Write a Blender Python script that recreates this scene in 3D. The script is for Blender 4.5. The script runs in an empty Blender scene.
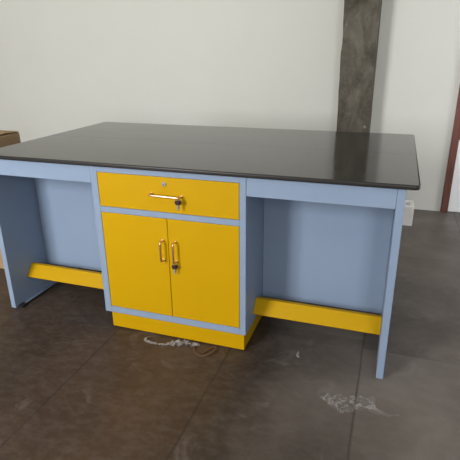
import bpy, bmesh, math, random
from mathutils import Vector, Matrix, noise
random.seed(7)
S = bpy.context.scene
COL = S.collection
PI = math.pi

# ------------------------------------------------------------------ materials
def mat(name, col, rough=.5, metal=0.0, spec=.5, coat=0.0):
    m = bpy.data.materials.new(name); m.use_nodes = True
    b = m.node_tree.nodes['Principled BSDF']
    b.inputs['Base Color'].default_value = (*col, 1)
    b.inputs['Roughness'].default_value = rough
    b.inputs['Metallic'].default_value = metal
    b.inputs['Specular IOR Level'].default_value = spec
    b.inputs['Coat Weight'].default_value = coat
    return m

class NT:
    """small helper round a node tree"""
    def __init__(s, m): s.t = m.node_tree; s.b = s.t.nodes['Principled BSDF']
    def n(s, kind, **kw):
        nd = s.t.nodes.new(kind)
        for k, v in kw.items(): setattr(nd, k, v)
        return nd
    def l(s, a, b): s.t.links.new(a, b)
    def pos(s): return s.n('ShaderNodeNewGeometry').outputs['Position']
    def math(s, op, a, b=None, c=None):
        nd = s.n('ShaderNodeMath', operation=op)
        for i, v in enumerate((a, b, c)):
            if v is None: continue
            if isinstance(v, (int, float)): nd.inputs[i].default_value = v
            else: s.l(v, nd.inputs[i])
        return nd.outputs[0]
    def noise(s, vec, scale, detail=4, rough=.55, dist=0):
        nd = s.n('ShaderNodeTexNoise'); s.l(vec, nd.inputs['Vector'])
        nd.inputs['Scale'].default_value = scale; nd.inputs['Detail'].default_value = detail
        nd.inputs['Roughness'].default_value = rough; nd.inputs['Distortion'].default_value = dist
        return nd.outputs['Fac']
    def ramp(s, fac, stops):
        nd = s.n('ShaderNodeValToRGB'); s.l(fac, nd.inputs[0])
        el = nd.color_ramp.elements
        while len(el) < len(stops): el.new(.5)
        for e, (p, c) in zip(el, stops):
            e.position = p; e.color = (*c, 1) if len(c) == 3 else c
        return nd.outputs[0]
    def mix(s, fac, a, b, mode='MIX'):
        nd = s.n('ShaderNodeMix', data_type='RGBA', blend_type=mode)
        if isinstance(fac, (int, float)): nd.inputs[0].default_value = fac
        else: s.l(fac, nd.inputs[0])
        for i, v in ((6, a), (7, b)):
            if isinstance(v, tuple): nd.inputs[i].default_value = (*v, 1)
            else: s.l(v, nd.inputs[i])
        return nd.outputs[2]
    def scale(s, vec, xyz):
        nd = s.n('ShaderNodeMapping'); s.l(vec, nd.inputs[0]); nd.inputs['Scale'].default_value = xyz
        return nd.outputs[0]
    def bump(s, h, strength, dist=.01):
        nd = s.n('ShaderNodeBump'); s.l(h, nd.inputs['Height'])
        nd.inputs['Strength'].default_value = strength; nd.inputs['Distance'].default_value = dist
        s.l(nd.outputs[0], s.b.inputs['Normal'])

# wall paint
m_wall = mat('cream_wall_paint', (.68, .68, .64), .85, spec=.2)
k = NT(m_wall); p = k.pos()
k.l(k.ramp(k.noise(p, 1.1, 4), [(.3, (.665, .663, .618)), (.7, (.69, .69, .655))]), k.b.inputs['Base Color'])
k.bump(k.noise(p, 60, 3), .06, .004)
m_ceil = mat('ceiling_paint', (.75, .75, .72), .9, spec=.1)

# stone slab floor with straight joints
m_floor = mat('stone_slab_floor', (.09, .08, .07), .42, spec=.22)
k = NT(m_floor); p = k.pos()
sp = k.n('ShaderNodeSeparateXYZ'); k.l(p, sp.inputs[0])
wob = k.math('MULTIPLY', k.math('SUBTRACT', k.noise(p, 5, 4), .5), .012)
x = k.math('ADD', sp.outputs[0], wob); y = k.math('ADD', sp.outputs[1], wob)
u = k.math('DIVIDE', k.math('SUBTRACT', x, .17), .583)
colid = k.math('FLOOR', u)
dx = k.math('MULTIPLY', k.math('ABSOLUTE', k.math('SUBTRACT', k.math('FRACT', k.math('ADD', u, .5)), .5)), .583)
sh = k.math('MULTIPLY', k.math('SUBTRACT', colid, 2), .06)
v = k.math('DIVIDE', k.math('ADD', k.math('SUBTRACT', y, .21), sh), 1.16)
dy = k.math('MULTIPLY', k.math('ABSOLUTE', k.math('SUBTRACT', k.math('FRACT', k.math('ADD', v, .5)), .5)), 1.16)
jx = k.ramp(dx, [(.0015, (1, 1, 1)), (.0055, (0, 0, 0))])
jy = k.ramp(dy, [(.001, (.5, .5, .5)), (.004, (0, 0, 0))])
joint = k.math('MAXIMUM', jx, jy)
jn = k.math('MULTIPLY', joint, k.ramp(k.noise(p, 2.3, 3), [(.3, (.35, .35, .35)), (.6, (.9, .9, .9))]))
wn = k.n('ShaderNodeTexWhiteNoise', noise_dimensions='2D')
cb = k.n('ShaderNodeCombineXYZ'); k.l(colid, cb.inputs[0]); k.l(k.math('FLOOR', v), cb.inputs[1]); k.l(cb.outputs[0], wn.inputs['Vector'])
base = k.ramp(k.noise(p, 2.6, 6, .62, .4), [(.25, (.066, .055, .046)), (.5, (.092, .079, .069)), (.75, (.125, .110, .099))])
base = k.mix(k.math('MULTIPLY', wn.outputs['Value'], .12), base, (.13, .122, .115))
# slab tones vary; left shade, yellow bounce and bright right are painted along x
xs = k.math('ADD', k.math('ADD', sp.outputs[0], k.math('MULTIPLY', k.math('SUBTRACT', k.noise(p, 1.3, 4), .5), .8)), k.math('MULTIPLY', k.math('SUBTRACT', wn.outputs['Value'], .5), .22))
tone_shade = k.ramp(k.math('DIVIDE', k.math('ADD', xs, 1.0), 3.2), [(.0, (.62, .49, .40)), (.30, (.46, .34, .26)), (.48, (.72, .49, .33)), (.62, (.42, .355, .31)), (.72, (.95, .89, .84)), (.82, (1.55, 1.52, 1.50))])
base = k.mix(1.0, base, tone_shade, 'MULTIPLY')
fine = k.ramp(k.noise(k.scale(p, (1, 1.6, 1)), 16, 6, .7), [(.42, (0, 0, 0)), (.8, (1, 1, 1))])
base = k.mix(k.math('MULTIPLY', fine, .22), base, (.21, .195, .18))
dust = k.ramp(k.noise(p, 5.3, 5, .6, 1.2), [(.60, (0, 0, 0)), (.72, (1, 1, 1))])
base = k.mix(k.math('MULTIPLY', dust, .16), base, (.30, .27, .25))
base = k.mix(k.math('MULTIPLY', jn, .8), base, (.02, .017, .015))
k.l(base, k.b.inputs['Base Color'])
k.l(k.ramp(k.noise(p, 4, 5), [(.3, (.34, .34, .34)), (.7, (.50, .50, .50))]), k.b.inputs['Roughness'])
hh = k.math('SUBTRACT', k.math('MULTIPLY', k.noise(p, 9, 5), .5), joint)
k.bump(hh, .10, .006)

# polished granite
m_granite = mat('polished_dark_granite', (.022, .020, .019), .09)
k = NT(m_granite); p = k.pos()
sp1 = k.ramp(k.noise(p, 190, 3, .7), [(.44, (.010, .009, .0085)), (.62, (.020, .017, .016)), (.78, (.06, .053, .048))])
k.l(sp1, k.b.inputs['Base Color'])
k.l(k.ramp(k.noise(k.scale(p, (1, 2.5, 1)), 3, 4), [(.3, (.06, .06, .06)), (.7, (.15, .15, .15))]), k.b.inputs['Roughness'])
k.b.inputs['IOR'].default_value = 1.57
k.b.inputs['Specular Tint'].default_value = (1, .965, .90, 1)

def coated(name, c0, c1, rough):
    m = mat(name, c0, rough, spec=.13); k = NT(m); p = k.pos()
    k.l(k.ramp(k.noise(p, 2.2, 3), [(.3, c0), (.7, c1)]), k.b.inputs['Base Color'])
    k.bump(k.noise(p, 420, 2), .05, .001)
    return m
m_blue = coated('blue_grey_powder_coat', (.222, .288, .400), (.236, .302, .416), .42)
m_yellow = coated('yellow_powder_coat', (.485, .280, .001), (.505, .292, .001), .48)
m_copper = mat('rose_brass', (.78, .50, .36), .28, 1.0)
m_steel = mat('nickel', (.62, .60, .60), .3, 1.0)
m_black = mat('black_rubber', (.012, .012, .013), .55)
m_keyhead = mat('black_key_plastic', (.035, .010, .010), .35)
m_hole = mat('dark_slot', (.01, .01, .01), .8)

# column: raw cement plaster
m_conc = mat('raw_concrete', (.10, .09, .075), .9, spec=.2)
k = NT(m_conc); p = k.pos()
c = k.ramp(k.noise(k.scale(p, (1, 1, .45)), 6, 7, .68, .5), [(.30, (.042, .035, .027)), (.5, (.105, .092, .073)), (.68, (.20, .182, .15))])
c = k.mix(k.math('MULTIPLY', k.ramp(k.noise(p, 24, 6, .72), [(.45, (0, 0, 0)), (.7, (1, 1, 1))]), .40), c, (.20, .185, .155))
spots = k.ramp(k.noise(p, 8.5, 2, .4), [(.705, (0, 0, 0)), (.735, (1, 1, 1))])
c = k.mix(k.math('MULTIPLY', spots, .6), c, (.42, .40, .36))
k.l(c, k.b.inputs['Base Color'])
k.bump(k.noise(p, 18, 7, .75), .9, .03)

m_block = mat('pale_cement', (.8, .79, .77), .9, spec=.2)
k = NT(m_block); p = k.pos()
k.l(k.ramp(k.noise(p, 14, 6, .65), [(.3, (.72, .71, .69)), (.65, (.84, .83, .81))]), k.b.inputs['Base Color'])
k.bump(k.noise(p, 60, 5), .4, .006)

m_carton = mat('brown_cardboard', (.34, .225, .12), .85, spec=.2)
k = NT(m_carton); p = k.pos()
k.l(k.ramp(k.noise(k.scale(p, (1, 1, 6)), 5, 4), [(.3, (.31, .205, .105)), (.7, (.38, .25, .14))]), k.b.inputs['Base Color'])
m_tape = mat('packing_tape', (.42, .30, .17), .25)

m_redwood = mat('red_brown_door_wood', (.16, .05, .035), .5)
k = NT(m_redwood); p = k.pos()
k.l(k.ramp(k.noise(k.scale(p, (18, 18, 1.6)), 2, 5, .6, .8), [(.3, (.105, .034, .024)), (.7, (.20, .068, .048))]), k.b.inputs['Base Color'])
m_white = mat('white_door_laminate', (.93, .945, .97), .35)
m_glass = mat('dark_glass', (.02, .022, .025), .06)
m_strap = mat('brown_strap', (.11, .055, .028), .5)
m_ply = mat('white_plastic_film', (.36, .34, .325), .4)
m_ply.node_tree.nodes['Principled BSDF'].inputs['Alpha'].default_value = .42
m_flake = mat('white_plaster_flake', (.21, .20, .19), .8)

# clear crumpled film
m_film = bpy.data.materials.new('clear_plastic_film'); m_film.use_nodes = True
t = m_film.node_tree; t.nodes.clear()
out = t.nodes.new('ShaderNodeOutputMaterial'); mx = t.nodes.new('ShaderNodeMixShader')
tr = t.nodes.new('ShaderNodeBsdfTransparent'); gl = t.nodes.new('ShaderNodeBsdfPrincipled')
gl.inputs['Base Color'].default_value = (.62, .59, .57, 1); gl.inputs['Roughness'].default_value = .22

ge = t.nodes.new('ShaderNodeNewGeometry'); nz_ = t.nodes.new('ShaderNodeTexNoise'); rp = t.nodes.new('ShaderNodeValToRGB')
nz_.inputs['Scale'].default_value = 38; nz_.inputs['Detail'].default_value = 4; nz_.inputs['Distortion'].default_value = 1.5
rp.color_ramp.elements[0].position = .48; rp.color_ramp.elements[0].color = (.03, .03, .03, 1)
rp.color_ramp.elements[1].position = .70; rp.color_ramp.elements[1].color = (.26, .26, .26, 1)
t.links.new(ge.outputs['Position'], nz_.inputs['Vector']); t.links.new(nz_.outputs['Fac'], rp.inputs[0]); t.links.new(rp.outputs[0], mx.inputs[0])
t.links.new(tr.outputs[0], mx.inputs[1]); t.links.new(gl.outputs[0], mx.inputs[2]); t.links.new(mx.outputs[0], out.inputs[0])

# ------------------------------------------------------------------ mesh helpers
def box(bm, x0, x1, y0, y1, z0, z1, bev=0.0, seg=2):
    r = bmesh.ops.create_cube(bm, size=1)
    vs = r['verts']
    for v in vs:
        v.co = Vector((x0 + (v.co.x + .5) * (x1 - x0), y0 + (v.co.y + .5) * (y1 - y0), z0 + (v.co.z + .5) * (z1 - z0)))
    if bev:
        es = list({e for v in vs for e in v.link_edges})
        bmesh.ops.bevel(bm, geom=es, offset=bev, segments=seg, profile=.5, affect='EDGES')

def tube(bm, pts, r, seg=12, closed=False):
    pts = [Vector(p) for p in pts]; n = len(pts); rings = []
    up = None
    for i, p in enumerate(pts):
        if closed: d = pts[(i + 1) % n] - pts[i - 1]
        else: d = pts[min(i + 1, n - 1)] - pts[max(i - 1, 0)]
        d.normalize()
        if up is None:
            up = d.orthogonal().normalized()
        up = (up - d * up.dot(d)).normalized()
        s = d.cross(up)
        rr = r[i] if isinstance(r, (list, tuple)) else r
        rings.append([bm.verts.new(p + (up * math.cos(a) + s * math.sin(a)) * rr) for a in (2 * PI * j / seg for j in range(seg))])
    for i in range(n if closed else n - 1):
        a, b = rings[i], rings[(i + 1) % n]
        for j in range(seg):
            bm.faces.new((a[j], a[(j + 1) % seg], b[(j + 1) % seg], b[j]))
    if not closed:
        bm.faces.new(rings[0][::-1]); bm.faces.new(rings[-1])

def lathe(bm, o, axis, prof, seg=24):
    """prof: (distance along axis, radius)"""
    o = Vector(o); ax = Vector(axis).normalized(); a = ax.orthogonal().normalized(); b = ax.cross(a)
    rings = [[bm.verts.new(o + ax * d + (a * math.cos(2 * PI * j / seg) + b * math.sin(2 * PI * j / seg)) * r) for j in range(seg)] for d, r in prof]
    for q, w in zip(rings, rings[1:]):
        for j in range(seg): bm.faces.new((q[j], q[(j + 1) % seg], w[(j + 1) % seg], w[j]))
    bm.faces.new(rings[0][::-1]); bm.faces.new(rings[-1])

def prism(bm, prof, x0, x1):
    """profile in y, z swept along x"""
    a = [bm.verts.new((x0, y, z)) for y, z in prof]; b = [bm.verts.new((x1, y, z)) for y, z in prof]
    n = len(prof)
    for i in range(n): bm.faces.new((a[i], a[(i + 1) % n], b[(i + 1) % n], b[i]))
    bm.faces.new(a[::-1]); bm.faces.new(b)

m_granite_edge = mat('honed_granite_edge', (.020, .018, .018), .38, spec=.35)
def obj(name, bm, m, parent=None, smooth=False, angle=35):
    """mesh built in world coordinates; placed under its parent without moving"""
    bmesh.ops.recalc_face_normals(bm, faces=bm.faces[:])
    me = bpy.data.meshes.new(name)
    lo = Vector((min(v.co.x for v in bm.verts) + max(v.co.x for v in bm.verts), min(v.co.y for v in bm.verts) + max(v.co.y for v in bm.verts), 0)) / 2
    lo.z = min(v.co.z for v in bm.verts)
    bmesh.ops.translate(bm, verts=bm.verts[:], vec=-lo)
    bm.to_mesh(me); bm.free()
    me.materials.append(m)
    if smooth:
        me.polygons.foreach_set('use_smooth', [True] * len(me.polygons))
        me.set_sharp_from_angle(angle=math.radians(angle))
        for pl in me.polygons:                       # broad flat faces stay truly flat beside their bevels
            if pl.area > 3e-5 and max(abs(c) for c in pl.normal) > .99999: pl.use_smooth = False
    o = bpy.data.objects.new(name, me); COL.objects.link(o)
    W[o.name] = lo.copy()
    if parent:
        o.parent = parent; o.location = lo - W[parent.name]
    else: o.location = lo
    return o
W = {}
def thing(name, loc, label, cat, group=None):
    o = bpy.data.objects.new(name, None); COL.objects.link(o); o.location = loc; o.empty_display_size = .1
    W[o.name] = Vector(loc); return tag(o, label, cat, group)
def tag(o, label, cat, group=None):
    o['label'] = label; o['category'] = cat
    if group: o['group'] = group
    return o
def struct(name, bm, m, parent=None, **kw):
    o = obj(name, bm, m, parent, **kw)
    if parent is None: o['kind'] = 'structure'
    return o
NB = bmesh.new

# ------------------------------------------------------------------ room
XL, XR, YF, YB, ZC = -4.2, 4.2, -3.4, 2.45, 3.1
T = .2
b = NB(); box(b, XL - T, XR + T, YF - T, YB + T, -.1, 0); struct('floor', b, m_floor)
b = NB(); box(b, XL - T, XR + T, YF - T, YB + T, ZC, ZC + .15); struct('ceiling', b, m_ceil)
DX0, DX1, DZ = 1.812, 2.76, 2.1
b = NB()
box(b, XL - T, DX0, YB, YB + T, 0, ZC); box(b, DX1, XR + T, YB, YB + T, 0, ZC); box(b, DX0, DX1, YB, YB + T, DZ, ZC)
struct('wall_back', b, m_wall)
def wall_with_hole(bm, axis, c0, c1, a0, a1, holes):
    """a wall with window holes; a = running axis, c = thickness range, holes (a0, a1, z0, z1) sorted"""
    def bb(p, q, z0, z1):
        if axis == 'x': box(bm, p, q, c0, c1, z0, z1)
        else: box(bm, c0, c1, p, q, z0, z1)
    cur = a0
    for (h0, h1, z0, z1) in holes:
        bb(cur, h0, 0, ZC); bb(h0, h1, 0, z0); bb(h0, h1, z1, ZC); cur = h1
    bb(cur, a1, 0, ZC)
FH = [(-1.7, -.5, .95, 2.75), (2.1, 3.1, .95, 2.75)]
RH = [(.9, 1.9, 0, 2.1)]  # unseen doorway, added to light the low back wall and right floor
b = NB(); wall_with_hole(b, 'x', YF - T, YF, XL - T, XR + T, FH); struct('wall_front', b, m_wall)
b = NB(); wall_with_hole(b, 'y', XL - T, XL, YF, YB, []); struct('wall_left', b, m_wall)
b = NB(); wall_with_hole(b, 'y', XR, XR + T, YF, YB, RH); struct('wall_right', b, m_wall)
def window(n, axis, c, h):
    b = NB(); a0, a1, z0, z1 = h; w = .05
    def bb(p, q, u, v):
        if axis == 'x': box(b, p, q, c - .03, c + .03, u, v)
        else: box(b, c - .03, c + .03, p, q, u, v)
    bb(a0, a1, z0, z0 + w); bb(a0, a1, z1 - w, z1); bb(a0, a0 + w, z0, z1); bb(a1 - w, a1, z0, z1)
    mid = (a0 + a1) / 2; bb(mid - w / 2, mid + w / 2, z0, z1)
    struct('window_%d' % n, b, m_redwood)
window(1, 'x', YF - .1, FH[0]); window(2, 'x', YF - .1, FH[1]); b = NB(); a0, a1 = RH[0][:2]
box(b, XR - .01, XR + T + .01, a0, a0 + .055, 0, 2.1); box(b, XR - .01, XR + T + .01, a1 - .055, a1, 0, 2.1); box(b, XR - .01, XR + T + .01, a0 + .055, a1 - .055, 2.045, 2.1)
struct('added_doorway', b, m_redwood)  # frame of the added, unseen doorway

# column built against the back wall
b = NB(); cx0, cx1, cy0 = .922, 1.176, 2.2
nz = 44; nx = 8; ny = 6
# slightly uneven cement corners: a subdivided tube of four sides
per = [(cx0 + (cx1 - cx0) * i / nx, cy0) for i in range(nx)] + [(cx1, cy0 + (YB - cy0) * i / ny) for i in range(ny + 1)] \
    + [(cx0, YB - (YB - cy0) * i / ny) for i in range(ny)]
rings = []
for j in range(nz + 1):
    z = ZC * j / nz; ring = []
    for i, (px, py) in enumerate(per):
        q = Vector((px * 7, py * 7, z * 5)); a = noise.noise(q) * .006
        corner = i in (0, nx)
        ox = a + (noise.noise(Vector((z * 9, i, 3.3))) * .008 if corner else 0)
        oy = abs(noise.noise(q + Vector((5, 5, 5)))) * .006 if py < YB - .001 else 0
        if py > YB - .001 : ox = 0
        ring.append(b.verts.new((px + ox, py + oy, z)))
    rings.append(ring)
n = len(per)
for q, w in zip(rings, rings[1:]):
    for i in range(n): b.faces.new((q[i], q[(i + 1) % n], w[(i + 1) % n], w[i]))
b.faces.new(rings[0][::-1]); b.faces.new(rings[-1])
struct('column', b, m_conc, smooth=True, angle=50)

# door in the back wall: red-brown frame, white lower panel, dark pane above
b = NB(); fw = .055
box(b, DX0, DX0 + fw, YB - .02, YB + .12, 0, DZ, .004); box(b, DX1 - fw, DX1, YB - .02, YB + .12, 0, DZ, .004)
box(b, DX0 + fw, DX1 - fw, YB - .02, YB + .12, DZ - fw, DZ, .004)
d = struct('door_1', b, m_redwood, smooth=True)
b = NB(); box(b, DX0 + fw, DX1 - fw, YB - .005, YB + .03, .006, .6095, .003); obj('lower_panel', b, m_white, d, smooth=True)
b = NB()
box(b, DX0 + fw, DX0 + fw + .006, YB - .005, YB + .035, .61, DZ - fw); box(b, DX1 - fw - .07, DX1 - fw, YB - .005, YB + .035, .61, DZ - fw)
box(b, DX0 + fw + .006, DX1 - fw - .07, YB - .005, YB + .035, .61, .618); box(b, DX0 + fw + .006, DX1 - fw - .07, YB - .005, YB + .035, DZ - fw - .07, DZ - fw)
obj('leaf_frame', b, m_redwood, d)
b = NB(); box(b, DX0 + fw + .006, DX1 - fw - .07, YB + .012, YB + .02, .618, DZ - fw - .07); obj('pane', b, m_glass, d)
b = NB(); tube(b, [(2.66, YB - .005, 1.0), (2.66, YB - .05, 1.0), (2.58, YB - .05, 1.0)], .009); obj('door_handle', b, m_steel, d, smooth=True)

# ------------------------------------------------------------------ worktop
H, ZS = .85, .8315
TL, TR, DY, OV = -.520, 1.477, 1.1056, .021
top = thing('worktop', ((TL + TR) / 2, DY / 2, ZS), 'long polished dark granite worktop resting on the blue-grey bench', 'worktop')
def slab(y0, y1, front):
    b = NB(); box(b, TL, TR, y0, y1, ZS, H)
    yy = y0 if front else y1
    es = [e for e in b.edges if abs(e.verts[0].co.z - e.verts[1].co.z) > .01 and abs(e.verts[0].co.y - yy) < 1e-5]
    bmesh.ops.bevel(b, geom=es, offset=.02, segments=6, profile=.5, affect='EDGES')
    es = [e for e in b.edges if abs(e.verts[0].co.z - e.verts[1].co.z) < 1e-5 and not (abs(e.verts[0].co.y - e.verts[1].co.y) < 1e-5 and abs(e.verts[0].co.y - (y1 if front else y0)) < 1e-5)
          and len(e.link_faces) == 2 and abs(e.link_faces[0].normal.z - e.link_faces[1].normal.z) > .5]
    bmesh.ops.bevel(b, geom=es, offset=.006, segments=4, profile=.5, affect='EDGES')
    o = obj('slab', b, m_granite, top, smooth=True)
    o.data.materials.append(m_granite_edge)          # the sawn edge is only honed, the top is polished
    for f in o.data.polygons:
        if f.normal.z < .95: f.material_index = 1
SEAM = .535
slab(-OV, SEAM - .0008, True); slab(SEAM + .0008, DY, False)

# ------------------------------------------------------------------ bench frame
PL, PR, PT = -.4963, 1.4321, .0291
C0, C1, ZC_, ZA = .104, .830, .0954, .750
YR = 1.085
fr = thing('bench_frame', ((PL + PR) / 2, .54, 0), 'blue-grey steel bench frame with knee openings and yellow footrests, under the dark worktop', 'workbench')
for (x0, x1, s) in ((PL, PL + PT, 1), (PR - PT, PR, -1)):
    b = NB(); box(b, x0, x1, 0, YR, .007 if s > 0 else .0025, ZS - .0005, .002)
    xi = x1 if s > 0 else x0
    if s > 0: box(b, min(xi, xi + s * .018), max(xi, xi + s * .018), .06, YR - .02, .010, .014)      # folded lower lip
    sd = obj('side_panel', b, m_blue, fr, smooth=True)
    for yy in (.035, YR - .05):
        b = NB(); lathe(b, (x1 + .008, yy, 0) if s > 0 else (x0 + .014, yy + .05, 0), (0, 0, 1), [(0, .019 if s > 0 else .011), (.002, .021 if s > 0 else .0125), (.016 if s > 0 else .0099, .021 if s > 0 else .0125)]); obj('foot', b, m_black, sd, smooth=True)
for (x0, x1) in ((PL + PT + .001, C0 - .0012), (C1 + .0012, PR - PT - .001)):
    for (y0, y1) in ((.002, .024), (YR - .026, YR - .002)):
        b = NB(); box(b, x0, x1, y0, y1, ZA, ZS - .0005, .0015); obj('apron', b, m_blue, fr, smooth=True)
    b = NB(); box(b, x0, x1, .285, .303, .150, ZS - .0005, .001); obj('back_panel', b, m_blue, fr, smooth=True)
    # sloping footrest: folded sheet, face tilted back, lips behind
    th = .0015; prof = [(.115, .1440), (.163, .2015), (.185, .1995), (.185, .198), (.1635, .1998), (.1170, .1437), (.131, .134), (.130, .1325)]
    b = NB(); prism(b, prof, x0, x1); o = obj('footrest', b, m_yellow, fr); o['label'] = 'yellow sloping footrest'
# rear rail that ties the two side panels together behind the cabinet
b = NB(); box(b, C0 - .001, C1 + .001, YR - .026, YR - .002, ZA, ZS - .0005, .0015); obj('rear_rail', b, m_blue, fr, smooth=True)

# ------------------------------------------------------------------ cabinet unit
cab = thing('cabinet', ((C0 + C1) / 2, .25, 0), 'blue-grey storage cabinet with a yellow drawer and two yellow doors, under the worktop', 'cabinet')
CB = .54
b = NB(); t = .02
box(b, C0, C0 + t, .018, CB, ZC_, ZS - .0005); box(b, C1 - t, C1, .018, CB, ZC_, ZS - .0005)
box(b, C0 + t, C1 - t, CB - .015, CB, ZC_, ZS - .0005); box(b, C0 + t, C1 - t, .018, CB - .015, ZC_, ZC_ + .018)
box(b, C0 + t, C1 - t, .022, CB - .015, ZS - .016, ZS - .0005); box(b, C0 + t, C1 - t, .024, CB - .015, .624, .638)
# front frame of welded strips
box(b, C0, .1375, 0, .018, ZC_, ZS - .0005, .0015); box(b, .8025, C1, 0, .018, ZC_, ZS - .0005, .0015)
box(b, .1375, .8025, 0.0003, .018, .8040, ZS - .0005, .001); box(b, .1375, .8025, .0003, .018, .6180, .6445, .001); box(b, .1375, .8025, .0003, .018, ZC_, .1275, .001)
obj('carcass', b, m_blue, cab, smooth=True)
b = NB(); box(b, .128, .8185, .0151, CB - .02, .006, ZC_ - .0005, .0015); o = obj('plinth', b, m_yellow, cab, smooth=True); o['label'] = 'yellow plinth'
for px in (.15, .795):
    for py in (.05, CB - .06):
        b = NB(); lathe(b, (px, py, 0), (0, 0, 1), [(0, .016), (.002, .018), (.0059, .018)]); f = obj('foot', b, m_black, cab, smooth=True)

def handle(parent, a, c, drop=.029):
    """D-shaped bar handle from a to c on the front face (y = 0)"""
    a = Vector(a); c = Vector(c); d = (c - a).normalized(); r = .010
    pts = [a + Vector((0, -.0008, 0)), a + Vector((0, -(drop - r), 0))]
    for i in range(1, 6):
        q = i / 5 * PI / 2; pts.append(a + Vector((0, -(drop - r) - r * math.sin(q), 0)) + d * (r - r * math.cos(q)))
    for i in range(0, 6):
        q = i / 5 * PI / 2; pts.append(c - d * (r - r * math.sin(q)) + Vector((0, -(drop - r) - r * math.cos(q), 0)))
    pts.append(c + Vector((0, -.0008, 0)))
    b = NB(); tube(b, pts, .0042, 12)
    for e in (a, c): lathe(b, e + Vector((0, -.0002, 0)), (0, -1, 0), [(0, .0062), (.002, .0062), (.003, .005)], 16)
    o = obj('handle', b, m_copper, parent, smooth=True); o['label'] = 'rose brass bar handle'; return o
FY = .0006
b = NB(); box(b, .1390, .8010, FY, .018, .6460, .8025, .002); dr = obj('drawer', b, m_yellow, cab, smooth=True); dr['label'] = 'yellow drawer'
handle(dr, (.404, FY, .7265), (.546, FY, .7245))
b = NB(); lathe(b, (.467, FY - .0001, .773), (0, -1, 0), [(0, .0105), (.003, .0105), (.0045, .009), (.0046, .006), (.0035, .0055)]); lk = obj('lock', b, m_steel, dr, smooth=True); lk['label'] = 'round nickel lock'
b = NB(); box(b, .4662, .4678, FY - .0049, FY - .0034, .769, .777); obj('keyhole', b, m_hole, lk)
b = NB(); box(b, .1390, .4688, FY, .018, .1290, .6165, .002); d1 = obj('door', b, m_yellow, cab, smooth=True); d1['label'] = 'yellow left door'
b = NB(); box(b, .4712, .8010, FY, .018, .1290, .6165, .002); d2 = obj('door', b, m_yellow, cab, smooth=True); d2['label'] = 'yellow right door'
handle(d1, (.4445, FY, .513), (.4445, FY, .418))
handle(d2, (.5055, FY, .513), (.5055, FY, .418))

# keys hung on the handles
def keys(x, y, z, ax, label):
    """ring round the handle bar at (x, y, z); ax = bar direction; two keys below"""
    k = thing('key_bunch', (x, y, z), label, 'keys', 'key bunches hung on the cabinet handles')
    R = .0075; b = NB()
    o = Vector((x, y, z - R + .0052))
    e1 = Vector((0, 0, 1)); e2 = Vector((0, 1, 0)) if ax == 'x' else Vector((1, 0, 0))
    tube(b, [o + (e1 * math.cos(q) + e2 * math.sin(q)) * R for q in (2 * PI * i / 20 for i in range(20))], .0009, 8, True)
    obj('ring', b, m_steel, k, smooth=True)
    zt = o.z - R - .001
    for (dx, dy, rot) in ((-.003, -.002, -.10), (.004, .003, .12)):
        c = Vector((x + dx, y + dy, zt - .008)); M = Matrix.Translation(c) @ Matrix.Rotation(rot, 4, 'Y')
        b = NB(); lathe(b, (0, .0016, 0), (0, -1, 0), [(0, .0095), (.0006, .0112), (.0026, .0112), (.0032, .0095)], 20)
        bmesh.ops.transform(b, matrix=M, verts=b.verts[:]); hd = obj('key_head', b, m_keyhead, k, smooth=True); hd['label'] = 'black key head'
        b = NB(); box(b, -.0035, .0035, -.0008, .0008, -.033, -.0105, .0005)
        for q in range(3): box(b, -.0048, -.003, -.0008, .0008, -.031 + q * .006, -.028 + q * .006)
        bmesh.ops.transform(b, matrix=M, verts=b.verts[:]); obj('blade', b, m_steel, k)
keys(.5415, FY - .029, .7247, 'x', 'black-headed keys hanging from the right end of the drawer handle')
keys(.5055, FY - .020, .4185, 'z', 'black-headed keys hanging below the handle of the right yellow door')

# ------------------------------------------------------------------ things behind the bench
ct = thing('cardboard_carton', (-1.025, .4925, 0), 'tall brown cardboard carton standing left of the bench, at the frame edge', 'box')
b = NB(); box(b, -1.25, -.80, .385, .60, .001, .845, .006); obj('body', b, m_carton, ct, smooth=True)
for (y0, y1, a) in ((.387, .4918, .03), (.4932, .598, .02)):
    b = NB(); box(b, -1.248, -.802, y0, y1, .846, .851, .001)
    for v in b.verts: v.co.z += a * (1 - abs(v.co.y - .4925) / .106) * .3
    obj('flap', b, m_carton, ct)
b = NB(); box(b, -1.05, -1.0, .3838, .3848, .55, .845); obj('tape', b, m_tape, ct)

bl = NB(); x0, x1, y0, y1, hb = 1.34, 1.577, 1.99, 2.16, .160
box(bl, x0, x1, y0, y0 + .032, 0.0005, hb, .004); box(bl, x0, x1, y1 - .032, y1, 0.0005, hb, .004)
for (a, c) in ((x0, x0 + .032), ((x0 + x1) / 2 - .016, (x0 + x1) / 2 + .016), (x1 - .032, x1)): box(bl, a, c, y0 + .03, y1 - .03, .0005, hb - .001, .003)
box(bl, x0 + .02, x1 - .02, y0 + .02, y1 - .02, .0005, hb - .035)
tag(obj('concrete_block', bl, m_block, smooth=True), 'pale grey cement block on the floor behind the right end of the bench', 'block')

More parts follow.
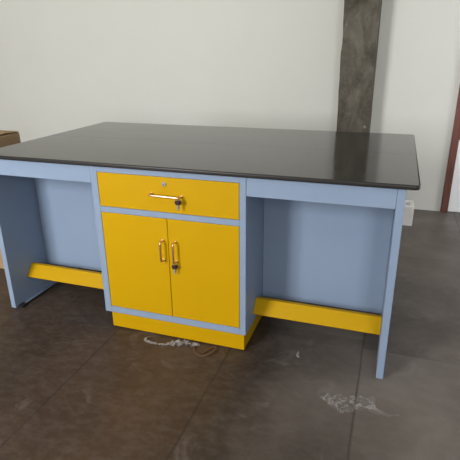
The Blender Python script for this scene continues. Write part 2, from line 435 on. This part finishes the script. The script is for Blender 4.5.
# ------------------------------------------------------------------ litter on the floor
def crumple(name, outline_w, nu, nv, fn, m, label, cat):
    b = NB(); g = [[b.verts.new(fn(i / nu, j / nv)) for j in range(nv + 1)] for i in range(nu + 1)]
    for i in range(nu):
        for j in range(nv): b.faces.new((g[i][j], g[i + 1][j], g[i + 1][j + 1], g[i][j + 1]))
    o = obj(name, b, m, smooth=True, angle=25); so = o.modifiers.new('thickness', 'SOLIDIFY'); so.thickness = .0004; so.offset = 0
    return tag(o, label, cat)
def lerp_path(pts, u):
    n = len(pts) - 1; f = min(u * n, n - 1e-6); i = int(f); q = f - i
    p0 = Vector(pts[max(i - 1, 0)]); p1 = Vector(pts[i]); p2 = Vector(pts[i + 1]); p3 = Vector(pts[min(i + 2, n)])
    return .5 * ((2 * p1) + (p2 - p0) * q + (2 * p0 - 5 * p1 + 4 * p2 - p3) * q * q + (3 * p1 - p0 - 3 * p2 + p3) * q ** 3)
# white strip: curl at the left, bunched up at the right against the plinth
path = [(.376, -.018), (.352, -.018), (.338, -.030), (.342, -.048), (.372, -.060), (.41, -.058), (.45, -.050), (.49, -.034), (.53, -.020), (.57, -.018), (.605, -.010)]
wid = [.006, .010, .013, .013, .012, .012, .016, .034, .044, .036, .014]
def strip(u, v):
    c = lerp_path([(x, y, 0) for x, y in path], u)
    d = (lerp_path([(x, y, 0) for x, y in path], min(u + .01, 1)) - lerp_path([(x, y, 0) for x, y in path], max(u - .01, 0))).normalized()
    nrm = Vector((-d.y, d.x, 0)); n = len(wid) - 1; f = min(u * n, n - 1e-6); w = wid[int(f)] * (1 - f % 1) + wid[int(f) + 1] * (f % 1)
    p = c + nrm * (v - .5) * w
    bun = max(0, min(1, (u - .6) / .12))
    z = .0015 + abs(noise.noise(Vector((p.x * 45, p.y * 60, 1.2)))) * (.005 + .030 * bun) + (.004 * (v) if u < .5 else 0)
    p.x += noise.noise(Vector((p.x * 60, p.y * 60, 4))) * .012 * bun; p.y += noise.noise(Vector((p.x * 60, p.y * 60, 9))) * .012 * bun
    p.y = min(p.y, .012); p.z = z; return p
crumple('plastic_strip', 0, 110, 10, strip, m_ply, 'white crumpled plastic strip on the floor in front of the yellow plinth', 'plastic')
# brown strap, folded over in narrow loops
b = NB()
pa = [(.600, .000, .003), (.590, -.030, .003), (.605, -.062, .003), (.640, -.082, .004), (.668, -.072, .008), (.690, -.040, .012), (.688, -.012, .012), (.672, -.016, .010), (.650, -.052, .006), (.640, -.062, .004)]
dense = [lerp_path(pa, i / 70) for i in range(71)]
g = []
for i, q in enumerate(dense):
    d = (dense[min(i + 1, 70)] - dense[max(i - 1, 0)]).normalized(); s = Vector((-d.y, d.x, .25)).normalized() * .0045
    g.append((b.verts.new(q - s), b.verts.new(q + s)))
for q, w in zip(g, g[1:]): b.faces.new((q[0], q[1], w[1], w[0]))
o = obj('packing_strap', b, m_strap, smooth=True, angle=60); so = o.modifiers.new('thickness', 'SOLIDIFY'); so.thickness = .001; so.offset = 0
tag(o, 'thin brown looped packing strap on the floor beside the white plastic strip', 'strap')
# clear film lying over the floor joint
def film(u, v):
    # u along, v across: leaf-shaped piece with a tail to the right
    a = Vector((1.187, -.188, 0)); c = Vector((1.50, -.214, 0)); top_ = lerp_path([(1.187, -.188, 0), (1.25, -.166, 0), (1.31, -.150, 0), (1.37, -.142, 0), (1.405, -.140, 0), (1.412, -.178, 0), (1.45, -.202, 0), (1.50, -.206, 0)], u)
    bot = lerp_path([(1.187, -.192, 0), (1.225, -.212, 0), (1.25, -.236, 0), (1.29, -.258, 0), (1.335, -.236, 0), (1.385, -.215, 0), (1.44, -.222, 0), (1.50, -.214, 0)], u)
    p = bot.lerp(top_, v)
    p.z = .002 + abs(noise.noise(Vector((p.x * 24, p.y * 30, 7)))) * .022 + abs(noise.noise(Vector((p.x * 70, p.y * 70, 2)))) * .007
    return p
crumple('clear_plastic_sheet', 0, 80, 24, film, m_film, 'clear crumpled plastic sheet lying on the floor joint in front of the right side panel', 'plastic')
# small pale flake
b = NB(); ol = [(0, .030), (.006, .012), (.006, -.008), (.014, -.026), (.006, -.032), (-.008, -.018), (-.011, .006), (-.006, .024)]
ol = [(1.060 + x * .8, .068 + y * .8) for x, y in ol]
lo = [b.verts.new((x, y, .0003)) for x, y in ol]; hi = [b.verts.new((1.06 + (x - 1.06) * .8, .068 + (y - .068) * .85, .004)) for x, y in ol]
for i in range(8): b.faces.new((lo[i], lo[(i + 1) % 8], hi[(i + 1) % 8], hi[i]))
b.faces.new(lo[::-1]); b.faces.new(hi)
tag(obj('plaster_flake', b, m_flake), 'small white curved flake on the floor below the right knee opening', 'flake')

# ------------------------------------------------------------------ light: daylight through the windows, plus an added doorway fill
def area(name, loc, target, sx, sy, power, col):
    l = bpy.data.lights.new(name, 'AREA'); l.shape = 'RECTANGLE'; l.size = sx; l.size_y = sy; l.energy = power; l.color = col
    o = bpy.data.objects.new(name, l); COL.objects.link(o); o.location = loc
    o.rotation_euler = (Vector(target) - Vector(loc)).to_track_quat('-Z', 'Y').to_euler(); return o
area('window_daylight', (-1.1, YF - .22, 1.85), (-1.1, 0, 1.85), 1.15, 1.75, 212, (1.0, .99, .965))
area('window_daylight_right', (2.6, YF - .22, 1.85), (2.6, 0, 1.85), .95, 1.75, 62, (.985, .99, .99))
area('added_doorway_fill', (XR + .25, 1.4, .9), (0, 1.4, .9), 1.0, 2.0, 48, (.97, .99, 1.0))  # added fill for the wall base and floor at the right rear
w = bpy.data.worlds.new('sky'); S.world = w; w.use_nodes = True
w.node_tree.nodes['Background'].inputs[0].default_value = (.75, .86, 1, 1); w.node_tree.nodes['Background'].inputs[1].default_value = 1.2

# ------------------------------------------------------------------ camera
cy, cp, cr, fpx = -.3316, .3622, -.0106, 475.0883
fwd = Vector((math.sin(cy) * math.cos(cp), math.cos(cy) * math.cos(cp), -math.sin(cp)))
rt = Vector((math.cos(cy), -math.sin(cy), 0)); up = rt.cross(fwd)
R = rt * math.cos(cr) + up * math.sin(cr); U = -rt * math.sin(cr) + up * math.cos(cr)
cam = bpy.data.cameras.new('camera'); cam.sensor_width = 36; cam.lens = fpx / 460 * 36; cam.clip_start = .05
co = bpy.data.objects.new('camera', cam); COL.objects.link(co)
M = Matrix((R, U, -fwd)).transposed().to_4x4(); M.translation = (1.366, -1.7567, 1.3019); co.matrix_world = M
S.camera = co

S.view_settings.view_transform = 'Standard'; S.view_settings.look = 'None'
S.view_settings.gamma = 1; S.view_settings.use_curve_mapping = False; S.view_settings.exposure = 0
S.cycles.use_denoising = True
S.cycles.max_bounces = 10; S.cycles.diffuse_bounces = 6
